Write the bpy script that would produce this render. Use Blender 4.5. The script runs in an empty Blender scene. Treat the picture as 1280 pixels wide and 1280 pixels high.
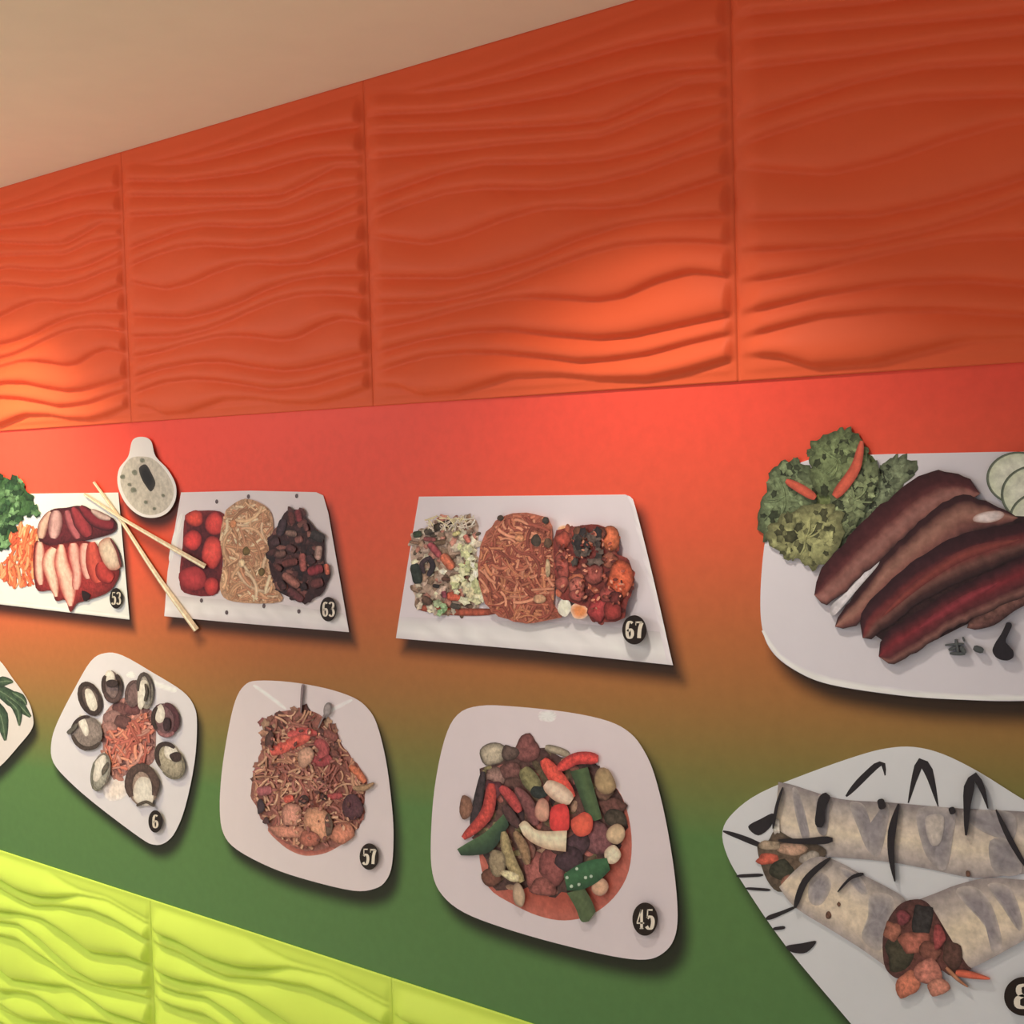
import bpy, math, random
import numpy as np
from mathutils import Matrix, Vector
random.seed(7); rng = np.random.default_rng(7)
SC = bpy.context.scene
COL = SC.collection

# ------------------------------------------------------------------ camera
# wall plane: y = 0, room on the -y side, x runs along the wall, z is up.
Z0 = 1.816                                   # top edge of the mural above the floor
CX, CD, CH = 0.9894, 1.7784, Z0 - 0.1114
YAW, PIT, ROL, FPX = -0.6850, -0.0407, -0.0275, 1607.8
_fw = np.array([math.sin(YAW)*math.cos(PIT), math.cos(YAW)*math.cos(PIT), math.sin(PIT)])
_r = np.array([math.cos(YAW), -math.sin(YAW), 0.0])
_u = np.cross(_r, _fw)
CR = _r*math.cos(ROL) + _u*math.sin(ROL)
CU = -_r*math.sin(ROL) + _u*math.cos(ROL)
CF = _fw
CP = np.array([CX, -CD, CH])
cam_d = bpy.data.cameras.new('camera'); cam = bpy.data.objects.new('camera', cam_d); COL.objects.link(cam)
cam_d.sensor_width = 36.0; cam_d.lens = FPX*36.0/1280.0; cam_d.clip_start = 0.05
cam.matrix_world = Matrix(((CR[0], CU[0], -CF[0], CP[0]), (CR[1], CU[1], -CF[1], CP[1]),
                           (CR[2], CU[2], -CF[2], CP[2]), (0, 0, 0, 1)))
SC.camera = cam

# ------------------------------------------------------------------ world, lights, exposure
SC.view_settings.view_transform = 'Standard'; SC.view_settings.look = 'None'
SC.view_settings.exposure = 0.0; SC.view_settings.gamma = 1.0
SC.view_settings.use_curve_mapping = False
w = bpy.data.worlds.new('world'); SC.world = w; w.use_nodes = True
w.node_tree.nodes['Background'].inputs[0].default_value = (0.97, 0.97, 1.0, 1)
w.node_tree.nodes['Background'].inputs[1].default_value = 0.40
CEIL = Z0 + 0.625
# recessed ceiling spots near the wall (the scallops of light), plus an added, unseen ceiling panel and globe pendant that fill ceiling and wall
SPOTS = [(-2.10, -0.48, 84.0, (1.0, 0.86, 0.50)), (-0.13, -0.48, 34.0, (1.0, 0.90, 0.76))]
FILL_PANELS = [(-2.6, -1.6, 19.0)]
FILL_PENDANTS = [(-2.3, -1.75, CEIL-0.42, 20.0)]
for i, (sx, sy, pw, cl) in enumerate(SPOTS):
    l = bpy.data.lights.new('ceiling_spot_light', 'SPOT'); o = bpy.data.objects.new('ceiling_spot_light', l); COL.objects.link(o)
    l.energy = pw; l.color = cl; l.spot_size = math.radians(96); l.spot_blend = 1.0; l.shadow_soft_size = 0.05
    o.location = (sx, sy, CEIL - 0.03)
    o.rotation_euler = (math.radians(9), 0, 0)
for i, (sx, sy, pw) in enumerate(FILL_PANELS):
    l = bpy.data.lights.new('added_panel_fill_light', 'AREA'); o = bpy.data.objects.new('added_panel_fill_light', l); COL.objects.link(o)
    l.energy = pw; l.color = (1.0, 0.98, 0.97); l.shape = 'SQUARE'; l.size = 0.58
    o.location = (sx, sy, CEIL - 0.032)

for (sx, sy, sz, pw) in FILL_PENDANTS:
    l = bpy.data.lights.new('added_pendant_fill_light', 'POINT'); o = bpy.data.objects.new('added_pendant_fill_light', l); COL.objects.link(o)
    l.energy = pw; l.color = (1.0, 0.95, 0.88); l.shadow_soft_size = 0.11; o.location = (sx, sy, sz)

# ------------------------------------------------------------------ helpers
def lin(c):
    c = np.asarray(c, float)/255.0
    return np.where(c <= 0.04045, c/12.92, ((c+0.055)/1.055)**2.4)
def unproj(x, y, off=0.0):
    d = CF*FPX + CR*(x-640.0) - CU*(y-640.0)
    t = (-off - CP[1])/d[1]
    q = CP + d*t
    return q
def new_mat(name):
    m = bpy.data.materials.new(name); m.use_nodes = True
    return m, m.node_tree.nodes, m.node_tree.links, m.node_tree.nodes['Principled BSDF']
def print_mat(name, scale, amount, rough=0.5, bump=0.0):
    m, n, l, b = new_mat(name)
    at = n.new('ShaderNodeAttribute'); at.attribute_name = 'Col'
    tc = n.new('ShaderNodeTexCoord'); nz = n.new('ShaderNodeTexNoise')
    nz.inputs['Scale'].default_value = scale; nz.inputs['Detail'].default_value = 5; nz.inputs['Roughness'].default_value = 0.6
    mr = n.new('ShaderNodeMapRange'); mr.inputs[1].default_value = 0.3; mr.inputs[2].default_value = 0.7
    mr.inputs[3].default_value = 1-amount; mr.inputs[4].default_value = 1+amount
    mx = n.new('ShaderNodeVectorMath'); mx.operation = 'SCALE'
    l.new(tc.outputs['Object'], nz.inputs['Vector']); l.new(nz.outputs['Fac'], mr.inputs[0])
    l.new(at.outputs['Color'], mx.inputs[0]); l.new(mr.outputs[0], mx.inputs['Scale'])
    l.new(mx.outputs[0], b.inputs['Base Color'])
    b.inputs['Roughness'].default_value = rough; b.inputs['Specular IOR Level'].default_value = 0.3
    return m
M_PLATE = print_mat('printed_porcelain', 6, 0.03, 0.45)
M_FOOD = print_mat('printed_food', 130, 0.42, 0.45)
M_SOFT = print_mat('printed_smooth_food', 90, 0.2, 0.45)
M_INK = print_mat('printed_ink', 60, 0.05, 0.5)
M_MURAL = print_mat('printed_mural', 45, 0.045, 0.5)
def paint_mat(name, col, rough, nscale=9, namt=0.04, bump=0.08):
    m, n, l, b = new_mat(name)
    tc = n.new('ShaderNodeTexCoord'); nz = n.new('ShaderNodeTexNoise'); nz.inputs['Scale'].default_value = nscale; nz.inputs['Detail'].default_value = 4
    hs = n.new('ShaderNodeMapRange'); hs.inputs[3].default_value = 1-namt; hs.inputs[4].default_value = 1+namt
    mx = n.new('ShaderNodeVectorMath'); mx.operation = 'SCALE'; mx.inputs[0].default_value = col
    l.new(tc.outputs['Object'], nz.inputs['Vector']); l.new(nz.outputs['Fac'], hs.inputs[0]); l.new(hs.outputs[0], mx.inputs['Scale'])
    l.new(mx.outputs[0], b.inputs['Base Color']); b.inputs['Roughness'].default_value = rough
    b.inputs['Specular IOR Level'].default_value = 0.3
    n2 = n.new('ShaderNodeTexNoise'); n2.inputs['Scale'].default_value = 420; n2.inputs['Detail'].default_value = 2
    bp = n.new('ShaderNodeBump'); bp.inputs['Strength'].default_value = bump; bp.inputs['Distance'].default_value = 0.001
    l.new(tc.outputs['Object'], n2.inputs['Vector']); l.new(n2.outputs['Fac'], bp.inputs['Height']); l.new(bp.outputs[0], b.inputs['Normal'])
    return m
M_ORANGE = paint_mat('orange_paint', (0.86, 0.126, 0.042), 0.6)
M_LIME = paint_mat('lime_paint', (0.66, 0.86, 0.115), 0.6)
M_CEIL = paint_mat('cream_ceiling_paint', (0.93, 0.83, 0.66), 0.9)
M_FLOOR = paint_mat('beige_floor_tile', (0.76, 0.72, 0.66), 0.45)
M_WALL = paint_mat('wall_plaster', (0.7, 0.66, 0.6), 0.9)
M_WHITE = paint_mat('white_metal', (0.8, 0.8, 0.8), 0.4)
def emit_mat(name, col, s):
    m, n, l, b = new_mat(name); b.inputs['Emission Color'].default_value = (*col, 1); b.inputs['Emission Strength'].default_value = s
    return m
M_LAMP = emit_mat('lamp_glow', (1, 0.9, 0.75), 3.0)

def mesh_obj(name, verts, faces, mat, parent=None, cols=None, smooth=False, kind=None, loc=None):
    me = bpy.data.meshes.new(name)
    verts = np.asarray(verts, float)
    if loc is not None: verts = verts - np.asarray(loc)
    me.from_pydata([tuple(v) for v in verts], [], [tuple(int(i) for i in f) for f in faces])
    if cols is not None:
        a = me.color_attributes.new('Col', 'FLOAT_COLOR', 'POINT')
        c = np.ones((len(verts), 4)); c[:, :3] = np.clip(cols, 0.003, 0.95)
        a.data.foreach_set('color', c.ravel())
    me.materials.append(mat)
    if smooth: me.polygons.foreach_set('use_smooth', [True]*len(me.polygons))
    me.update()
    o = bpy.data.objects.new(name, me); COL.objects.link(o)
    if parent is not None: o.parent = parent
    if kind: o['kind'] = kind
    return o
def box(name, a, b, mat, parent=None, kind=None, loc=None):
    x0, y0, z0 = a; x1, y1, z1 = b
    v = [(x0,y0,z0),(x1,y0,z0),(x1,y1,z0),(x0,y1,z0),(x0,y0,z1),(x1,y0,z1),(x1,y1,z1),(x0,y1,z1)]
    f = [(0,3,2,1),(4,5,6,7),(0,1,5,4),(1,2,6,5),(2,3,7,6),(3,0,4,7)]
    return mesh_obj(name, v, f, mat, parent, kind=kind, loc=loc)
def catmull(pts, per=6, closed=True):
    P = np.asarray(pts, float); n = len(P); out = []
    rngi = range(n) if closed else range(n-1)
    for i in rngi:
        if closed: p0, p1, p2, p3 = P[i-1], P[i], P[(i+1) % n], P[(i+2) % n]
        else: p0, p1, p2, p3 = P[max(i-1, 0)], P[i], P[i+1], P[min(i+2, n-1)]
        for k in range(per):
            t = k/per
            out.append(0.5*((2*p1)+(-p0+p2)*t+(2*p0-5*p1+4*p2-p3)*t*t+(-p0+3*p1-3*p2+p3)*t**3))
    if not closed: out.append(P[-1])
    return np.array(out)
def resample(P, m):
    P = np.asarray(P, float); d = np.r_[0, np.cumsum(np.linalg.norm(np.diff(P, axis=0), axis=1))]
    t = np.linspace(0, d[-1], m)
    return np.c_[np.interp(t, d, P[:, 0]), np.interp(t, d, P[:, 1])]

# ------------------------------------------------------------------ the room shell
XL, XR = -4.8, 2.4
MB = Z0 - 1.1305                       # bottom edge of the mural = top of the lime panels
wall = box('wall_back', (XL, 0.0, 0.0), (XR, 0.12, CEIL), M_WALL); wall['kind'] = 'structure'
wall['label'] = 'long restaurant wall with orange and lime wave panels around a food mural'
floor = box('floor', (XL, -4.2, -0.08), (XR, 0.12, 0.0), M_FLOOR); floor['kind'] = 'structure'
ceil = box('ceiling', (XL, -2.6, CEIL), (XR, 0.12, CEIL+0.1), M_CEIL); ceil['kind'] = 'structure'
bb = box('baseboard_back', (XL, -0.014, 0.0), (XR, 0.0, 0.06), M_WHITE); bb['kind'] = 'structure'

# wave panels: creases traced on one panel (photo pixels), bulges between them
def panel_coords(pts, x0, zb):
    out = []
    for x, y in pts:
        q = unproj(x, y, 0.004); out.append(((q[0]-x0)/0.8, q[2]-zb))
    return np.array(out)
UP = [
 [(476,482),(501,483),(531,495),(564,494),(602,482),(643,470),(700,469),(751,474),(812,474),(863,464),(913,449)],
 [(470,464),(482,460),(531,445),(582,440),(629,441),(690,447),(727,452),(761,450),(812,443),(863,429),(915,417)],
 [(472,440),(480,437),(531,423),(592,413),(643,412),(690,418),(751,423),(792,420),(852,407),(915,393)],
 [(472,408),(520,400),(572,386),(627,374),(663,371),(700,372),(747,376),(781,371),(822,352),(863,340),(893,342),(913,346)],
 [(470,378),(552,375),(612,362),(653,348),(690,333),(741,315),(781,306),(832,302),(873,302),(913,305)],
 [(470,346),(572,346),(623,335),(673,319),(720,299),(771,283),(832,273),(913,269)],
 [(470,295),(497,299),(537,304),(582,293),(623,276),(669,262),(700,258),(751,259),(802,254),(852,238),(909,220)],
 [(468,271),(509,255),(557,240),(606,234),(690,235),(749,227),(807,213),(856,195),(911,179)],
 [(470,244),(557,214),(606,204),(690,203),(749,199),(807,187),(846,174),(911,148)],
 [(470,195),(560,188),(632,179),(710,173),(749,170),(778,160),(827,140),(911,125)],
 [(470,165),(587,160),(710,154),(758,148),(793,133),(827,117),(856,103),(911,99)],
 [(470,142),(567,138),(650,126),(710,116),(770,98),(827,86),(911,80)],
 [(467,116),(528,116),(587,109),(660,92),(729,74),(784,58),(850,45),(911,35)],
]
def e7(p): return [(x/5.565, 1050+y/5.565) for x, y in p]
LO = [
 [(0,70),(130,150),(300,200),(450,290),(560,345),(750,395),(900,480),(1050,560)],
 [(0,250),(150,340),(300,385),(450,385),(560,380),(750,420),(900,505),(1050,590)],
 [(0,320),(150,410),(250,450),(450,455),(650,480),(800,540),(950,630),(1050,690)],
 [(0,480),(150,500),(320,545),(400,580),(500,650),(650,770),(800,790),(900,790),(1050,850)],
 [(0,560),(150,580),(300,670),(400,770),(550,900),(700,980),(850,1005),(1050,1010)],
 [(0,650),(150,680),(350,820),(500,940),(650,1005),(750,1030),(1050,1090)],
 [(0,870),(100,960),(300,985),(450,1000),(520,1020),(700,1130),(800,1190),(1050,1270)],
 [(0,1010),(150,1130),(250,1190),(500,1210),(700,1240),(850,1290),(1050,1370)],
 [(0,1120),(200,1230),(500,1300),(700,1380),(1050,1480)],
]
NX, NZ = 150, 210
def height_panel(curves, extra, amp):
    t = np.linspace(0, 1, NX+1)
    Cs = []
    for c in curves:
        c = c[np.argsort(c[:, 0])]
        Cs.append(np.interp(t, c[:, 0], c[:, 1]))
    Cs = np.array(Cs)
    # smooth along t
    k = np.array([1, 2, 3, 4, 3, 2, 1.]); k /= k.sum()
    Cs = np.array([np.convolve(np.pad(c, 3, mode='edge'), k, 'valid') for c in Cs])
    for e in extra: Cs = np.vstack([Cs, e(t)[None]])
    Cs = Cs[np.argsort(Cs.mean(axis=1))]
    for i in range(1, len(Cs)): Cs[i] = np.maximum(Cs[i], Cs[i-1]+0.006)
    Cs = np.clip(Cs, 0.014, 0.611)
    z = np.linspace(0, 0.625, NZ+1)
    H = np.zeros((NX+1, NZ+1))
    edges = np.vstack([np.full((1, NX+1), 0.012), Cs, np.full((1, NX+1), 0.613)])
    for i in range(len(edges)-1):
        lo, hi = edges[i][:, None], edges[i+1][:, None]
        wd = np.maximum(hi-lo, 1e-5)
        v = (z[None]-lo)/wd; ins = (v >= 0) & (v <= 1)
        vv = np.clip(v, 0, 1)
        prof = (vv**0.42)*((1-vv)**1.15)*2.3
        A = np.clip(amp*wd, 0, 0.05*amp)
        if i in (0, len(edges)-2): A = A*0.25
        H = np.where(ins, prof*A, H)
    # soften one pass, then flat side margins
    H = (np.roll(H, 1, 1)+2*H+np.roll(H, -1, 1))/4
    m = (t > 0.011) & (t < 0.989)
    H[~m] = 0.0
    e = np.clip((t-0.011)/0.05, 0, 1)*np.clip((0.989-t)/0.012, 0, 1); H *= (e*e*(3-2*e)*0.75+0.25*(e > 0))[:, None]
    return t, z, H
def panel_mesh(name, t, z, H, mat):
    n1 = len(z)
    X, Z = np.meshgrid(t*0.8, z, indexing='ij')
    V = np.c_[X.ravel(), (-0.004-H).ravel(), Z.ravel()]
    F = []
    for i in range(len(t)-1):
        for j in range(n1-1):
            a = i*n1+j; F.append((a, a+n1, a+n1+1, a+1))
    # side walls back to the wall
    nb = len(V)
    border = [i*n1 for i in range(len(t))]+[(len(t)-1)*n1+j for j in range(1, n1)]+[i*n1+n1-1 for i in range(len(t)-2, -1, -1)]+[j for j in range(n1-2, 0, -1)]
    back = V[border].copy(); back[:, 1] = 0.0005
    V = np.vstack([V, back]); L = len(border)
    for k in range(L): F.append((border[k], nb+k, nb+(k+1) % L, border[(k+1) % L]))
    me = bpy.data.meshes.new(name); me.from_pydata(V.tolist(), [], F); me.materials.append(mat)
    me.polygons.foreach_set('use_smooth', [True]*len(me.polygons)); me.update()
    return me
upc = [panel_coords(c, -0.8, Z0) for c in UP]
mu = panel_mesh('wave_panel', *height_panel(upc, [lambda t: 0.592-0.01*np.sin(5*t)], 0.34), M_ORANGE)
loc_ = [panel_coords(e7(c), -2.4, MB-0.625) for c in LO]
ex = [(lambda t, q=q: 0.03+0.042*q+0.016*np.sin(6.5*t+1.1*q)+0.008*np.sin(11*t+2*q)) for q in range(6)]
ml = panel_mesh('wave_panel', *height_panel(loc_, ex, 0.50), M_LIME)
for me, zb, lab in ((mu, Z0, 'orange painted wave relief panel'), (ml, MB-0.625, 'lime green painted wave relief panel')):
    for i in range(9):
        o = bpy.data.objects.new('wave_panel', me); COL.objects.link(o); o.parent = wall
        o.location = (XL+0.8*i, 0, zb); o['label'] = lab

# ------------------------------------------------------------------ printed dishes
PLATE_T = 0.003
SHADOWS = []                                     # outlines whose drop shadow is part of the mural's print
class Dish:
    def __init__(s, name, label, cat, crop, outline, L, plate=(200,194,200), edge=None, group=None, smooth=True, shadow=1.0, base='plate', per=6, z=0.0, back=-0.0004, pmat=None):
        s.ox, s.oy, s.k = crop; s.L = L; s.layer = PLATE_T+z; s.step = 0.00012; s.z = z
        P = s.px(catmull(outline, per) if smooth else outline)
        W = np.array([unproj(x, y) for x, y in P])
        s.org = np.array([W[:, 0].mean(), 0.0, W[:, 2].min()])
        s.root = bpy.data.objects.new(name, None); COL.objects.link(s.root); s.root.location = s.org
        s.root.empty_display_size = 0.05
        s.root['label'] = label; s.root['category'] = cat
        if group: s.root['group'] = group
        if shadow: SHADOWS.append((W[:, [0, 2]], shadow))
        s.front = -1e-5
        s.plate = s._blob(base, P, plate, edge if edge else plate, pmat or M_PLATE, s.root, off=PLATE_T+z, back=back, rings=(1, .97, .7, .35))
        s.front = PLATE_T+z-0.0002
    def px(s, pts): return np.asarray(pts, float)/s.k + np.array([s.ox, s.oy])
    def alb(s, c):
        a = lin(np.clip(c, 0, 255))/s.L
        return np.clip(a*0.90+a.mean()*0.08, 0, 0.93)
    def _blob(s, name, P, col, edge, mat, parent, off, back, rings=(1, .82, .5), vary=0.0, hi=None):
        n = len(P); c = P.mean(axis=0); V = []; C = []; F = []
        ca, ce = s.alb(col), s.alb(edge)
        for x, y in P: V.append(unproj(x, y, back)); C.append(ce)
        for ri, f in enumerate(rings):
            for x, y in P:
                q = c+(np.array([x, y])-c)*f
                V.append(unproj(q[0], q[1], off+0.00002*ri))
                m = 0 if ri == 0 else min(1, (1-f)/0.35)
                cc = ce*(1-m)+ca*m
                if vary: cc = cc*(1+random.uniform(-vary, vary))
                C.append(cc)
        V.append(unproj(c[0], c[1], off+0.00002*len(rings))); C.append(ca if hi is None else s.alb(hi))
        for ri in range(len(rings)):
            for k in range(n):
                k2 = (k+1) % n
                F.append((ri*n+k, ri*n+k2, (ri+1)*n+k2, (ri+1)*n+k))
        lc = len(V)-1; b = len(rings)*n
        for k in range(n): F.append((b+k, b+(k+1) % n, lc))
        org = s.org if parent is s.root else s.org
        return mesh_obj(name, V, F, mat, parent, np.array(C), smooth=False, loc=org)
    def up(s):
        s.layer += s.step; return s.layer
    def poly(s, name, pts, col, edge=None, mat=None, smooth=True, parent=None, vary=0.12, jit=0.0, per=4, hi=None):
        P = catmull(pts, per) if smooth else np.asarray(pts, float)
        if jit:
            c = P.mean(axis=0); P = c+(P-c)*(1+rng.uniform(-jit, jit, (len(P), 1)))
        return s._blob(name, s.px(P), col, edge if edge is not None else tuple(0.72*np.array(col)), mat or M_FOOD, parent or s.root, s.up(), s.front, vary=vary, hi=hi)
    def oval(s, name, cx, cy, rx, ry, col, edge=None, rot=0, mat=None, parent=None, jit=0.06, n=14, vary=0.12, hi=None):
        if jit and mat in (None, M_SOFT): n, jit = min(n, 9), jit*2.0
        a = np.linspace(0, 2*np.pi, n, endpoint=False); r = math.radians(rot)
        x, y = rx*np.cos(a), ry*np.sin(a)
        pts = np.c_[cx+x*math.cos(r)-y*math.sin(r), cy+x*math.sin(r)+y*math.cos(r)]
        if jit: pts = np.array([cx, cy])+(pts-[cx, cy])*(1+rng.uniform(-jit, jit, (n, 1)))
        return s.poly(name, pts, col, edge, mat, True, parent, vary, per=2, hi=hi)
    def ribbon(s, name, top, bot, cols, mat=None, parent=None, m=22, vary=0.08, rnd=0, jit=0):
        T = s.px(resample(catmull(top, 5, False), m)); B = s.px(resample(catmull(bot, 5, False), m)); k = len(cols)
        if jit:
            T = T+rng.normal(0, jit, T.shape)/s.k; B = B+rng.normal(0, jit, B.shape)/s.k
        if rnd:
            t = np.linspace(0, 1, m)[:, None]; e = np.clip(np.minimum(t, 1-t)/rnd, 0, 1); f = np.sqrt(1-(1-e)**2)*0.8+0.2*e
            c = (T+B)/2; T, B = c+(T-c)*f, c+(B-c)*f
        off = s.up(); V = []; C = []; F = []
        ca = [s.alb(c) for c in cols]
        for i in range(m):
            for j in range(k):
                f = j/(k-1); q = T[i]*(1-f)+B[i]*f
                V.append(unproj(q[0], q[1], off)); C.append(ca[j]*(1+random.uniform(-vary, vary)))
        for i in range(m-1):
            for j in range(k-1):
                a = i*k+j; F.append((a, a+1, a+k+1, a+k))
        nb = len(V)
        bd = [i*k for i in range(m)]+[(m-1)*k+j for j in range(1, k)]+[i*k+k-1 for i in range(m-2, -1, -1)]+[j for j in range(k-2, 0, -1)]
        for b in bd:
            d = np.array(V[b])-CP; t = (-s.front-CP[1])/d[1]
            V.append(CP+d*t); C.append(C[b])
        Lb = len(bd)
        for i in range(Lb): F.append((bd[i], bd[(i+1) % Lb], nb+(i+1) % Lb, nb+i))
        return mesh_obj(name, V, F, mat or M_FOOD, parent or s.root, np.array(C), loc=s.org)
    def strip(s, name, path, width, col, edge=None, mat=None, parent=None, taper=0.55, m=12, vary=0.08):
        P = resample(catmull(path, 5, False), m); d = np.gradient(P, axis=0); d /= np.linalg.norm(d, axis=1)[:, None]+1e-9
        nrm = np.c_[-d[:, 1], d[:, 0]]; t = np.linspace(0, 1, m)
        w_ = np.interp(t, np.linspace(0, 1, len(width)), width) if isinstance(width, (list, tuple)) else width*np.ones(m)
        w_ = w_*(1-(1-taper)*np.clip(np.abs(2*t-1)*1.0, 0, 1)**6)/2
        e = edge if edge is not None else tuple(0.7*np.array(col))
        return s.ribbon(name, (P+nrm*w_[:, None])[::1], P-nrm*w_[:, None], [e, col, col, e], mat, parent, m, vary)
    def arc(s, name, cx, cy, rx, ry, rot, a0, a1, width, col, parent=None, mat=None):
        a = np.radians(np.linspace(a0, a1, 9)); r = math.radians(rot); x, y = rx*np.cos(a), ry*np.sin(a)
        return s.strip(name, np.c_[cx+x*math.cos(r)-y*math.sin(r), cy+x*math.sin(r)+y*math.cos(r)], width, col, tuple(0.8*np.array(col)), mat, parent, vary=.2, m=16)
    def strands(s, name, region, n, length, width, cols, ang=(0, 360), curl=0.8, mat=None, spread=0.0012, seed=1):
        r = random.Random(seed); R = np.asarray(region, float); mn, mx = R.min(0), R.max(0)
        def inside(x, y):
            c = False; j = len(R)-1
            for i in range(len(R)):
                if (R[i, 1] > y) != (R[j, 1] > y) and x < (R[j, 0]-R[i, 0])*(y-R[i, 1])/(R[j, 1]-R[i, 1])+R[i, 0]: c = not c
                j = i
            return c
        V, C, F = [], [], []; made = 0; tries = 0
        base = s.up()
        while made < n and tries < n*30:
            tries += 1
            x, y = r.uniform(mn[0], mx[0]), r.uniform(mn[1], mx[1])
            if not inside(x, y): continue
            a = math.radians(r.uniform(*ang)); da = r.uniform(-curl, curl)/5; L = length*r.uniform(0.5, 1.3)/6
            pts = [(x, y)]
            for q in range(6):
                a += da; x += L*math.cos(a); y += L*math.sin(a)
                if not inside(x, y): break
                pts.append((x, y))
            if len(pts) < 3: continue
            P = np.array(pts); d = np.gradient(P, axis=0); d /= np.linalg.norm(d, axis=1)[:, None]+1e-9
            nr = np.c_[-d[:, 1], d[:, 0]]; wv = width*r.uniform(0.6, 1.3)/2
            off = base+spread*made/n; c = s.alb(r.choice(cols))*r.uniform(0.8, 1.2); b0 = len(V)
            for i in range(len(P)):
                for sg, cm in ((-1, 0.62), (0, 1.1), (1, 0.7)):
                    q = s.px(P[i]+nr[i]*wv*sg); V.append(unproj(q[0], q[1], off)); C.append(c*cm)
            for i in range(len(P)-1):
                for j in (0, 1):
                    k = b0+i*3+j; F.append((k, k+1, k+4, k+3))
            made += 1
        s.layer = base+spread
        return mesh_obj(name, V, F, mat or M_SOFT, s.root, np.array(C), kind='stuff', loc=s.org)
    def clump(s, name, region, n, size, cols, asp=0.7, seed=1, mat=None, spread=0.001, lobes=True, parent=None):
        r = random.Random(seed); R = np.asarray(region, float); mn, mx = R.min(0), R.max(0)
        def inside(x, y):
            c = False; j = len(R)-1
            for i in range(len(R)):
                if (R[i, 1] > y) != (R[j, 1] > y) and x < (R[j, 0]-R[i, 0])*(y-R[i, 1])/(R[j, 1]-R[i, 1])+R[i, 0]: c = not c
                j = i
            return c
        V, C, F = [], [], []; base = s.up(); made = 0; tries = 0
        while made < n and tries < 40*n:
            tries += 1
            x, y = r.uniform(mn[0], mx[0]), r.uniform(mn[1], mx[1])
            if not inside(x, y): continue
            a0 = r.uniform(0, 6.28); sz = size*r.uniform(0.55, 1.2); off = base+spread*made/n
            c = s.alb(r.choice(cols))*r.uniform(0.75, 1.25); b0 = len(V); N = 10
            q = s.px((x, y)); V.append(unproj(q[0], q[1], off)); C.append(c*1.15)
            for i in range(N):
                t = 6.2832*i/N; rr = sz*((0.72+0.28*(i % 2)) if lobes else r.uniform(0.85, 1.1))
                u_, v_ = rr*math.cos(t), rr*asp*math.sin(t)
                q = s.px((x+u_*math.cos(a0)-v_*math.sin(a0), y+u_*math.sin(a0)+v_*math.cos(a0)))
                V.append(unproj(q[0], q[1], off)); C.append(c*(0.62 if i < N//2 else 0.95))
            for i in range(N): F.append((b0, b0+1+i, b0+1+(i+1) % N))
            made += 1
        s.layer = base+spread
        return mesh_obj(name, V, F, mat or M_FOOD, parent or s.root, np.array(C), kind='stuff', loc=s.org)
    def frag(s, region, n, size, cols, seed=1):
        return s.clump('sauce_fragments', region, n, size, cols, asp=.55, seed=seed, lobes=False, spread=.0003)
    def badge(s, cx, cy, rx, ry, text):
        b = s.oval('number_badge', cx, cy, rx, ry, (30, 20, 16), (30, 18, 14), mat=M_INK, jit=0, n=20, vary=0)
        b['label'] = 'round black number badge'
        n = len(text); gw = rx*1.5/max(n, 1.6); gh = ry*1.2
        x0 = cx-gw*n/2
        for i, ch in enumerate(text):
            s.digit(b, ch, x0+gw*i+gw*0.08, cy-gh/2, gw*0.84, gh)
    def digit(s, parent, ch, x, y, w_, h_):
        G = {'0': [([(.5,0),(.12,.2),(.1,.5),(.12,.8),(.5,1),(.88,.8),(.9,.5),(.88,.2),(.5,0)], .3)],
             '2': [([(.1,.25),(.3,.03),(.7,.05),(.85,.25),(.6,.55),(.15,.93)], .3), ([(.1,.92),(.9,.92)], .16)],
             '3': [([(.1,.15),(.4,.03),(.8,.1),(.85,.28),(.65,.44),(.4,.47)], .26), ([(.4,.47),(.75,.52),(.92,.72),(.75,.93),(.4,.98),(.08,.86)], .28)],
             '4': [([(.62,.02),(.1,.68)], .16), ([(.05,.7),(.98,.7)], .12), ([(.66,.02),(.66,.97)], .34), ([(.42,.97),(.9,.97)], .07)],
             '5': [([(.2,.04),(.85,.04)], .13), ([(.24,.02),(.18,.46)], .15), ([(.18,.46),(.5,.36),(.82,.46),(.88,.7),(.7,.95),(.35,.98),(.08,.86)], .3)],
             '6': [([(.85,.12),(.5,.02),(.22,.2),(.16,.5),(.2,.84),(.5,.98),(.8,.85),(.85,.65),(.7,.48),(.45,.48),(.26,.6)], .27)],
             '7': [([(.06,.07),(.94,.07)], .16), ([(.1,.03),(.1,.24)], .1), ([(.88,.08),(.62,.45),(.52,.97)], .32)],
             '8': [([(.5,.02),(.2,.1),(.2,.36),(.5,.47),(.8,.36),(.8,.1),(.5,.02)], .24), ([(.5,.47),(.1,.6),(.1,.9),(.5,.98),(.9,.9),(.9,.6),(.5,.47)], .26)]}[ch]
        V = []; F = []; off = s.up()+0.0001
        for path, th in G:
            P = np.array([(x+a*w_, y+b*h_) for a, b in path]); P = resample(catmull(P, 5, False), 26 if len(path) > 2 else 2)
            d = np.gradient(P, axis=0); d /= np.linalg.norm(d, axis=1)[:, None]+1e-9; nr = np.c_[-d[:, 1], d[:, 0]]
            # heavy verticals, light horizontals
            wv = th*w_*0.62*(0.5+0.75*np.abs(nr[:, 0])) if len(path) > 2 else th*(w_ if abs(d[0, 1]) > .5 else h_*.6)*0.5*np.ones(len(P))
            b0 = len(V)
            for i in range(len(P)):
                for sg in (-1, 1):
                    q = s.px(P[i]+nr[i]*wv[i]*sg); V.append(unproj(q[0], q[1], off))
            for i in range(len(P)-1):
                k = b0+2*i; F.append((k, k+1, k+3, k+2))
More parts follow.
